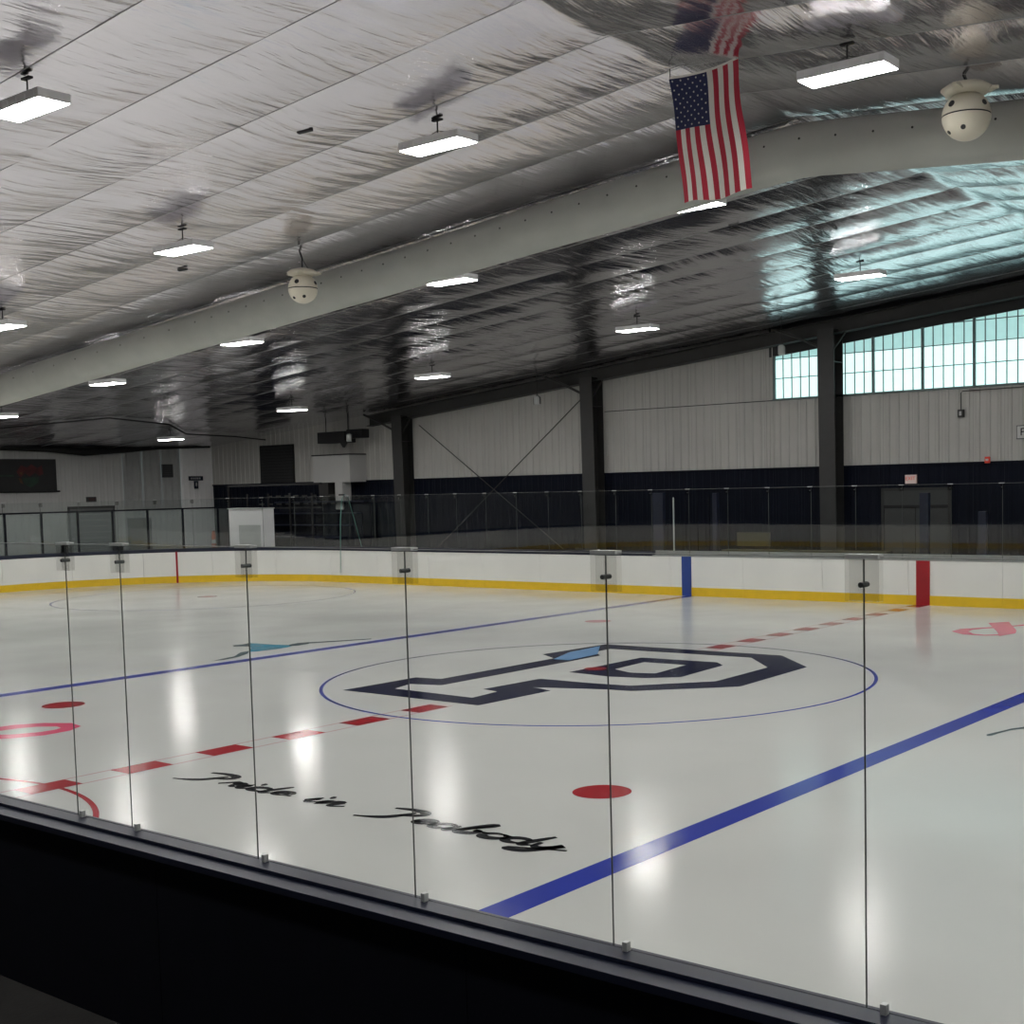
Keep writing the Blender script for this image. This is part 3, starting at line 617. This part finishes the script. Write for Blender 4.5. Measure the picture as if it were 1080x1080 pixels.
# ================================================================ HANGING BALL NOZZLES
def ball(x, y, z, R_, rz, lb, top):
    t = tag(empty('ball_fan', (x, y, z), rz), lb, 'air fan', 'round cream air fans hanging below the duct ridge')
    bm = bmesh.new(); lathe(bm, [(0, -R_)] + [(R_ * math.cos(math.radians(a)), R_ * math.sin(math.radians(a))) for a in range(-80, 0, 8)] + [(R_, -.012)], 32); smooth(obj('lower_shell', bm, M['ball'], t))
    bm = bmesh.new(); lathe(bm, [(R_ * .985, -.012), (R_ * .985, .008)], 32); obj('joint_ring', bm, M['black'], t)
    bm = bmesh.new(); lathe(bm, [(R_, .008)] + [(R_ * math.cos(math.radians(a)), R_ * math.sin(math.radians(a))) for a in range(6, 60, 8)] + [(R_ * .55, R_ * .84), (R_ * .5, R_ * 1.0)], 32); smooth(obj('upper_shell', bm, M['ball'], t))
    bm = bmesh.new(); lathe(bm, [(R_ * .45, R_ * .80), (R_ * .9, R_ * .92), (R_ * 1.05, R_ * 1.08), (R_ * .8, R_ * 1.25), (R_ * .3, R_ * 1.38), (0, R_ * 1.4)], 24); smooth(obj('canopy', bm, M['ball'], t))
    for a in (20, 150, 270):
        A = math.radians(a); c, s_ = math.cos(A), math.sin(A); bm = bmesh.new()
        hexa(bm, [(c * R_ * .9 - s_ * .07, s_ * R_ * .9 + c * .07, R_ * .9), (c * R_ * .9 + s_ * .07, s_ * R_ * .9 - c * .07, R_ * .9), (c * R_ * 1.28 + s_ * .03, s_ * R_ * 1.28 - c * .03, R_ * 1.02), (c * R_ * 1.28 - s_ * .03, s_ * R_ * 1.28 + c * .03, R_ * 1.02),
                  (c * R_ * .9 - s_ * .07, s_ * R_ * .9 + c * .07, R_ * 1.1), (c * R_ * .9 + s_ * .07, s_ * R_ * .9 - c * .07, R_ * 1.1), (c * R_ * 1.28 + s_ * .03, s_ * R_ * 1.28 - c * .03, R_ * 1.1), (c * R_ * 1.28 - s_ * .03, s_ * R_ * 1.28 + c * .03, R_ * 1.1)])
        obj('fin', bm, M['ball'], t)
    for az, el, r in ((-78, -38, .034), (-137, -42, .03), (-108, 22, .046), (-20, 20, .04), (60, -30, .034), (130, 15, .04)):
        A, E_ = math.radians(az), math.radians(el); N_ = Vector((math.cos(A) * math.cos(E_), math.sin(A) * math.cos(E_), math.sin(E_))); bm = bmesh.new()
        tube(bm, [N_ * (R_ - .02), N_ * (R_ + .006)], r, 14); obj('port', bm, M['black'], t)
    bm = bmesh.new(); tube(bm, [(0, 0, R_ * 1.38), (.0, 0, (top - z) * .8), (-.05, .0, top - z)], .012, 6); tube(bm, [(.12, 0, R_ * 1.3), (.02, 0.03, (top - z) * .75), (-.03, .02, top - z)], .007, 5); obj('hanger', bm, M['black'], t)
ball(6.58, -.48, 8.03, .325, 0, 'round cream ball fan hanging in front of the duct at the top right', roof(6.58) - .02)
ball(-6.98, -.52, 7.21, .29, math.radians(42), 'round cream ball fan hanging in front of the duct at the left', roof(-6.98) - .02)

# ================================================================ FLAG
flg = tag(empty('flag', (3.68, -2.5, 8.78)), 'american flag with stars and stripes hanging vertically from the ceiling', 'flag')
FWd, FH = 1.10, 1.74
def flagpt(u, v, off=0.0):   # u 0..1 left to right, v 0..1 top to bottom
    x = -.55 + FWd * u * (1 - .02 * v) + .22 * v + .012 * math.sin(9 * v + 2 * u)
    y = .022 * math.sin(11 * u + 2.2 * v) * (.35 + v) * (1 - .6 * u) + .02 * math.sin(5 * v + 3 * u) - off
    z = .07 * math.sin(PI * u) * -.6 * (1 - v) + .02 * (u - .5) * 2 - FH * v + .025 * math.sin(7 * u + 1) * v
    return (x, y, z)
def cloth(name, u0, u1, v0, v1, m, nu=3, nv=24, off=0.0):
    bm = bmesh.new(); F = []; Bk = []
    for j in range(nv + 1):
        v = v0 + (v1 - v0) * j / nv
        F.append([bm.verts.new(flagpt(u0 + (u1 - u0) * i / nu, v, off)) for i in range(nu + 1)])
        Bk.append([bm.verts.new(flagpt(u0 + (u1 - u0) * i / nu, v, off - .004)) for i in range(nu + 1)])
    for A, sgn in ((F, 1), (Bk, -1)):
        for j in range(nv):
            for i in range(nu):
                q = (A[j][i], A[j + 1][i], A[j + 1][i + 1], A[j][i + 1]); bm.faces.new(q if sgn > 0 else q[::-1])
    return smooth(obj(name, bm, m, flg))
for i in range(13):
    v0 = .415 if i < 7 else 0
    cloth('stripe', i / 13, (i + 1) / 13, v0, 1, M['f_red'] if i % 2 == 0 else M['f_white'])
can = cloth('canton', 0, 7 / 13, 0, .415, M['f_blue'], 8, 14)
bm = bmesh.new()
for r in range(11):
    for c in range(9):
        if (r + c) % 2: continue
        u = (c + .75) / 9.5 * 7 / 13; v = (r + .75) / 11.5 * .415; V = []
        for k_ in range(10):
            a = PI * k_ / 5 + PI / 2; q = 1 if k_ % 2 == 0 else .42; V.append(bm.verts.new(flagpt(u + .0165 * q * math.cos(a), v - .0105 * q * math.sin(a), .004)))
        bm.faces.new(V)
o = obj('stars', bm, M['f_white'], flg)
cloth('heading', 0, 1, -.012, .006, M['f_white'], 12, 1, .003)
bm = bmesh.new()
for u in (.02, .98): a = flagpt(u, 0); tube(bm, [a, (a[0], a[1], roof(3.68 + a[0]) - 8.78)], .006, 5)
obj('cord', bm, M['black'], flg)

# ================================================================ FAR WALL FITTINGS
# double door
dd = tag(empty('double_door', (-2.38, 18.42, 0)), 'grey double door with a transom set in the navy wall, beyond the red post', 'door')
obj('frame', bx(-1.08, -.02, -.02, -1.0, .05, 2.93), M['steel'], dd); obj('frame', bx(1.0, -.02, -.02, 1.08, .05, 2.93), M['steel'], dd)
obj('frame', bx(-1.08, -.02, 2.87, 1.08, .05, 2.95), M['steel'], dd); obj('transom_bar', bx(-1.0, -.02, 2.36, 1.0, .05, 2.44), M['black'], dd); obj('transom_panel', bx(-1.0, 0, 2.44, 1.0, .04, 2.87), M['door'], dd)
for sx in (-1, 1):
    d_ = obj('door_leaf', bx(min(.01 * sx, .99 * sx), 0, 0.0, max(.01 * sx, .99 * sx), .04, 2.35, .004), M['door'], dd)
    obj('push_bar', bx(min(.08 * sx, .9 * sx), -.07, 1.0, max(.08 * sx, .9 * sx), -.01, 1.07), M['steel_l'], d_)
def sign_text(parent, s_, loc, size, m, rot=(PI / 2, 0, 0), name='lettering', ext=.003):
    c = bpy.data.curves.new('t', 'FONT'); c.body = s_; c.size = size; c.extrude = ext; c.align_x = 'CENTER'; c.align_y = 'CENTER'
    t = bpy.data.objects.new('t', c); col.objects.link(t); dg = bpy.context.evaluated_depsgraph_get(); me = bpy.data.meshes.new_from_object(t.evaluated_get(dg)); bpy.data.objects.remove(t)
    o = obj(name, me, m, parent, loc); o.rotation_euler = rot; return o
ex = tag(empty('exit_sign', (-2.53, 18.44, 3.2)), 'small lit exit sign above the grey double door', 'exit sign')
obj('sign_box', bx(-.17, -.03, -.13, .17, .06, .13, .01), M['exit'], ex); sign_text(ex, 'EXIT', (0, -.035, 0.02), .15, M['exit_r'])
fa = tag(empty('fire_alarm', (-.21, 18.42, 3.70)), 'small red fire alarm strobe on the top edge of the navy band', 'alarm')
obj('alarm_body', bx(-.07, -.04, -.09, .07, .03, .09, .01), M['exit_r'], fa); obj('alarm_lens', bx(-.04, -.06, -.03, .04, -.038, .03, .005), M['ltext'], fa)
jb = tag(empty('junction_box', (-.99, 18.42, 5.05)), 'small dark junction box with a conduit below the windows', 'junction box')
obj('box_body', bx(-.09, -.04, -.11, .09, .05, .11, .012), M['steel'], jb); obj('cover', bx(-.035, -.05, -.06, .035, -.038, .06, .005), M['ltext'], jb)
bm = bmesh.new(); tube(bm, [(0, 0, .11), (0, 0, .58), (.05, 0, .63), (4, 0, .66)], .013, 6); obj('conduit', bm, M['steel_l'], jb)
ps = tag(empty('wall_sign', (1.3, 18.42, 4.44)), 'white wall sign with a dark letter P at the right edge', 'sign')
obj('sign_plate', bx(-.66, -.02, -.17, .66, .03, .17), M['white'], ps); sign_text(ps, 'P', (-.5, -.025, 0), .3, M['navy_dark'])
obj('sign_border', bx(-.68, -.01, -.19, .68, .02, .19), M['navy'], ps)
# louvre panel, white enclosure, duct box
lp = tag(empty('louvre_panel', (-31.4, 18.42, 3.66)), 'tall dark louvred panel high on the far wall at the left', 'louvre')
obj('frame', bx(-1.12, 0, 0, 1.12, .05, 1.62), M['black'], lp)
for i in range(12): obj('slat', bx(-1.05, -.03, .08 + i * .125, 1.05, .01, .16 + i * .125), M['header'], lp)
we = tag(empty('wall_enclosure', (-27.0, 18.0, 3.6)), 'white boxed enclosure standing out from the far wall left of the columns', 'enclosure')
obj('enclosure_body', bx(-1.1, -.4, 0, 1.1, .48, 1.08), M['wall_l'], we); obj('enclosure_top', bx(-1.14, -.44, 1.08, 1.14, .48, 1.13), M['header'], we)
obj('down_pipe', bx(.15, -.38, -1.1, .6, .1, .0, .05), M['wall_l'], we); obj('down_leg', bx(-.9, -.3, -1.7, -.35, .1, .0, .02), M['steel'], we)
ub = tag(empty('unit_heater', (-26.0, 17.4, 5.15)), 'black ragged heater box hung under the ceiling above the white enclosure', 'heater')
obj('heater_body', bx(-1.2, -.3, 0, .4, .3, .45, .03), M['black'], ub); obj('heater_duct', bx(.4, -.2, .15, 1.3, .2, .5, .03), M['black'], ub)
bm = bmesh.new(); hexa(bm, [(.3, -.31, -.2), (.36, -.31, -.2), (.36, -.25, -.2), (.3, -.25, -.2), (.1, -.31, .05), (.6, -.31, .05), (.6, -.25, .05), (.1, -.25, .05)]); obj('hanging_flap', bm, M['black'], ub)
for xx in (-1.0, .3): bm = bmesh.new(); tube(bm, [(xx, 0, .45), (xx, 0, roof(-26 + xx) - 5.15)], .02, 6); obj('hanger_rod', bm, M['black'], ub)
for x, y, z, lb in ((-25.2, 17.0, 5.30, 'small white cylindrical speaker under the ceiling at the left column'), (-15.6, 17.0, 6.2, 'small white cylindrical speaker left of the middle column'), (-6.0, 17.0, 7.15, 'small white cylindrical speaker left of the window column')):
    t = tag(empty('wall_speaker', (x, y, z)), lb, 'speaker', 'white speakers along the far wall')
    bm = bmesh.new(); lathe(bm, [(0, -.14), (.09, -.14), (.11, -.1), (.11, .12), (.07, .16), (0, .16)], 16); obj('speaker_body', bm, M['white'], t)
    bm = bmesh.new(); tube(bm, [(.14, 0, -.12), (.14, 0, .1), (0, 0, .2), (-.14, 0, .1), (-.14, 0, -.12)], .02, 6); tube(bm, [(0, 0, .16), (0, 0, roof(x) - z)], .012, 6); obj('bracket', bm, M['steel'], t)

# ================================================================ LEFT WALL FITTINGS
bn = tag(empty('banner', (-36.93, 9.6, 4.15)), 'black banner with a red and orange crest high on the left wall', 'banner')
obj('banner_cloth', bx(0, -2.2, -.64, .03, 1.87, .66), M['black'], bn)
bm = bmesh.new(); tube(bm, [(.04, -2.3, -.66), (.04, 1.98, -.66)], .035, 8); obj('bottom_pole', bm, M['black'], bn)
def wall_poly(pts, m, name, d):
    bm = bmesh.new(); v = [bm.verts.new((d, a, b)) for a, b in pts]; bm.faces.new(v); bmesh.ops.triangulate(bm, faces=bm.faces[:]); obj(name, bm, m, bn)
M['bn_r'] = mat('banner_red', (0.075, 0.008, 0.010), .7, var=.4); M['bn_g'] = mat('banner_green', (0.012, 0.035, 0.022), .7, var=.5); M['bn_o'] = mat('banner_orange', (0.10, 0.04, 0.01), .7, var=.4)
wall_poly([(.15, .15), (.35, .42), (.6, .32), (.8, .45), (1.05, .3), (1.25, .42), (1.3, .05), (1.1, -.02), (.95, .1), (.7, -.05), (.5, .08), (.3, -.1)], M['bn_r'], 'crest', .034)
wall_poly([(.35, -.12), (.7, -.08), (1.1, -.05), (1.05, -.3), (.75, -.5), (.5, -.4)], M['bn_g'], 'crest', .036)
wall_poly([(.2, -.1), (.34, -.12), (.42, -.35), (.3, -.3)], M['bn_o'], 'crest', .038); wall_poly([(.25, .1), (.4, .14), (.38, .0)], M['bn_o'], 'crest', .04)
wall_poly([(-1.2, .02), (.05, .02), (.05, -.04), (-1.2, -.04)], M['bn_g'], 'crest', .035)
rd = tag(empty('rollup_door', (-36.93, 12.98, 0)), 'grey roll-up door in the left wall behind the rink corner', 'door')
for i in range(11): obj('door_slat', bx(0, -1.0, .0 + i * .25, .05, 1.0, .24 + i * .25, .01), M['roll'], rd)
obj('door_frame', bx(0, -1.07, 0, .07, -1.0, 2.82), M['steel'], rd); obj('door_frame', bx(0, 1.0, 0, .07, 1.07, 2.82), M['steel'], rd); obj('door_frame', bx(0, -1.07, 2.74, .09, 1.07, 2.84), M['steel'], rd)
e2 = tag(empty('exit_sign', (-36.9, 13.0, 3.12)), 'dim exit sign above the grey roll-up door', 'exit sign')
obj('sign_box', bx(-.11, -.2, -.11, .05, .2, .11, .01), M['steel_l'], e2); sign_text(e2, 'EXIT', (.055, 0, 0), .15, M['bn_r'], (PI / 2, 0, PI / 2))
an = math.atan2(2.2, 1.0)
d3 = tag(empty('side_door', (-36.72, 15.12, 0), an), 'small dark brown door in the angled corner wall', 'door')
obj('door_leaf', bx(-.42, -.06, 0, .42, -.01, 2.18), M['door_b'], d3); obj('door_frame', bx(-.5, -.05, 0, -.42, 0, 2.26), M['steel'], d3); obj('door_frame', bx(.42, -.05, 0, .5, 0, 2.26), M['steel'], d3)
obj('door_frame', bx(-.5, -.05, 2.18, .5, 0, 2.27), M['steel'], d3); obj('handle', bx(.3, -.1, 1.0, .34, -.06, 1.1), M['alu'], d3)
vt_ = tag(empty('wall_vent', (-36.24, 16.3, 4.3), an), 'dark square vent grille high on the angled corner wall', 'vent')
obj('vent_frame', bx(-.24, -.08, -.29, .24, -.01, .29), M['header'], vt_)
for i in range(6): obj('louvre', bx(-.2, -.1, -.24 + i * .085, .2, -.07, -.19 + i * .085), M['black'], vt_)
sg_ = tag(empty('wall_sign', (-35.95, 17.55, 3.8)), 'two small navy sign plates on the bright white corner wall', 'sign')
obj('sign_plate', bx(0, -.37, .06, .03, .37, .25), M['navy'], sg_); obj('sign_plate', bx(0, -.1, -.3, .03, .1, .04), M['navy'], sg_)
for y0, y1 in ((-.28, -.2), (-.17, -.1), (-.07, .0), (.03, .12), (.15, .23)): obj('lettering', bx(.031, y0, .12, .034, y1, .19), M['ltext'], sg_)
bm = bmesh.new(); v = [bm.verts.new((.034, a, b)) for a, b in ((-.03, -.02), (.03, -.02), (.03, -.12), (.06, -.12), (0, -.22), (-.06, -.12), (-.03, -.12))]; bm.faces.new(v); obj('arrow', bm, M['ltext'], sg_)

# sagging liner and cables on the ceiling at the left
bm = bmesh.new(); tube(bm, [(-36.8, 6, roof(-36.8) - .05), (-36.8, 9, roof(-36.8) - .04), (-36.6, 11, roof(-36.6) - .1), (-36.6, 12.6, roof(-36.6) - .2), (-36.7, 14.2, roof(-36.7) - .12), (-36.2, 16, roof(-36.2) - .05), (-35.7, 18.2, roof(-35.7) - .04)], [.10, .10, .12, .17, .12, .06, .04], 10)
tag(obj('ceiling_liner', bm, M['black']), 'black sagging liner roll along the top of the left wall', 'liner')
bm = bmesh.new(); tube(bm, [(-33, 5, roof(-33) - .06), (-28.2, 8.5, roof(-28.2) - .08), (-29, 11.5, roof(-29) - .12), (-31.5, 14.0, roof(-31.5) - .10), (-31.5, 16.4, roof(-31.5) - .16), (-31.3, 17.8, roof(-31.3) - .3)], .03, 6)
tag(obj('ceiling_cable', bm, M['black']), 'thin black cable looping under the ceiling at the left', 'cable')

# ================================================================ THINGS BEHIND THE FAR BOARDS
# framed screen fence behind the left corner
sf = tag(empty('screen_fence', (-31, 11, 0)), 'framed clear screen fence with dark posts behind the left corner boards', 'fence')
ys = [1.6, 3.06, 4.52, 5.98, 7.35, 8.78, 10.21, 11.72, 13.31, 14.97, 16.68]
for y in ys: obj('post', bx(-.035, y - 11 - .035, -.02, .035, y - 11 + .035, 2.70), M['navy_dark'], sf)
for a, b in zip(ys, ys[1:]):
    obj('screen_panel', bx(-.008, a - 11 + .04, .1, .008, b - 11 - .04, 2.64), M['screen'], sf)
obj('top_rail', bx(-.03, ys[0] - 11, 2.65, .03, ys[-1] - 11, 2.71), M['navy_dark'], sf); obj('bottom_rail', bx(-.03, ys[0] - 11, 0.05, .03, ys[-1] - 11, .12), M['navy_dark'], sf)
sw = tag(empty('equipment_hut', (-28.1, 14.3, 0)), 'small white hut with a pale door behind the left corner boards', 'hut')
obj('hut_body', bx(-1.15, -.1, -.02, 1.0, .4, 2.62), M['wall_c'], sw); obj('hut_roof', bx(-1.18, -.13, 2.62, 1.03, .43, 2.66), M['white'], sw); obj('hut_door', bx(-.5, -.125, 0.0, .8, -.1, 2.0), M['white'], sw)
obj('hut_foot', bx(.6, -.2, -.02, .98, -.13, .9), M['white'], sw)
for x, lb in ((-31.9, 'left orange post tip behind the corner boards'), (-30.6, 'right orange post tip behind the corner boards')):
    t = tag(empty('traffic_post', (x, 15.4 + (x + 31.9) * .2, 0)), lb, 'post', 'orange posts behind the corner')
    bm = bmesh.new(); lathe(bm, [(.0, 1.72), (.05, 1.72), (.09, 1.5), (.09, .1), (.2, .04), (.2, -.02), (0, -.02)], 14); obj('post_body', bm, M['orange'], t)
    bm = bmesh.new(); lathe(bm, [(.093, 1.35), (.093, 1.2)], 14); obj('band', bm, M['white'], t)
# bleachers with railing
bl = tag(empty('bleachers', (-28.2, 16.2, 0)), 'dark navy bleachers with rows of benches against the far wall at the left', 'bleachers')
for i in range(6):
    obj('bench_row', bx(-2.2, -.9 + i * .42, .5 + i * .46, 3.3, -.62 + i * .42, .55 + i * .46), M['navy'], bl); obj('riser', bx(-2.2, -.62 + i * .42, -.02, 3.3, -.58 + i * .42, .5 + i * .46), M['navy_dark'], bl)
for i, z in enumerate((3.42, 3.1)):
    for q in range(9): obj('seat_marking', bx(-2.0 + q * .55, 1.18 - i * .42 - .9 + .4, z - .36, -1.7 + q * .55, 1.2 - i * .42 - .9 + .4, z - .30), M['steel'], bl)
for x in (-2.4, -1.2, .1, 1.4, 2.7): obj('rail_post', bx(x - .03, -.97, -.02, x + .03, -.91, 3.55 if x < -2 else 3.2), M['black'], bl)
obj('top_rail', bx(-2.4, -.97, 3.5, 3.3, -.92, 3.58), M['black'], bl); obj('mid_rail', bx(-2.4, -.97, 2.6, 3.3, -.92, 2.66), M['black'], bl)
# players' bench
pb = tag(empty('players_bench', (-4.2, 14.9, 0)), 'long yellowish players bench behind the far glass, right of the blue mark', 'bench')
obj('seat', bx(-2.6, -.2, 1.2, 2.6, .2, 1.26), M['yellowish'], pb); obj('backrest', bx(-2.3, .2, 1.35, -1.2, .24, 1.75), M['yellowish'], pb)
for x in (-2.4, -1.2, 0, 1.2, 2.4): obj('leg', bx(x - .05, -.18, -.02, x + .05, .18, 1.2), M['navy_dark'], pb)
# hose over the far glass
bm = bmesh.new(); tube(bm, [(-20.95, 13.6, 1.15), (-21.2, 13.5, 2.2), (-21.45, 13.46, 3.0), (-21.56, 13.40, 3.12), (-21.60, 13.30, 2.95), (-21.62, 13.22, 2.2), (-21.64, 13.2, 1.3), (-21.68, 13.2, .45)], .013, 8)
hz = tag(smooth(obj('garden_hose', bm, M['green'])), 'thin green hose hung over the far glass and down the white boards', 'hose')
bm = bmesh.new(); tube(bm, [(-21.68, 13.2, .45), (-21.68, 13.2, .33)], .035, 8); obj('hose_nozzle', bm, M['alu'], hz)
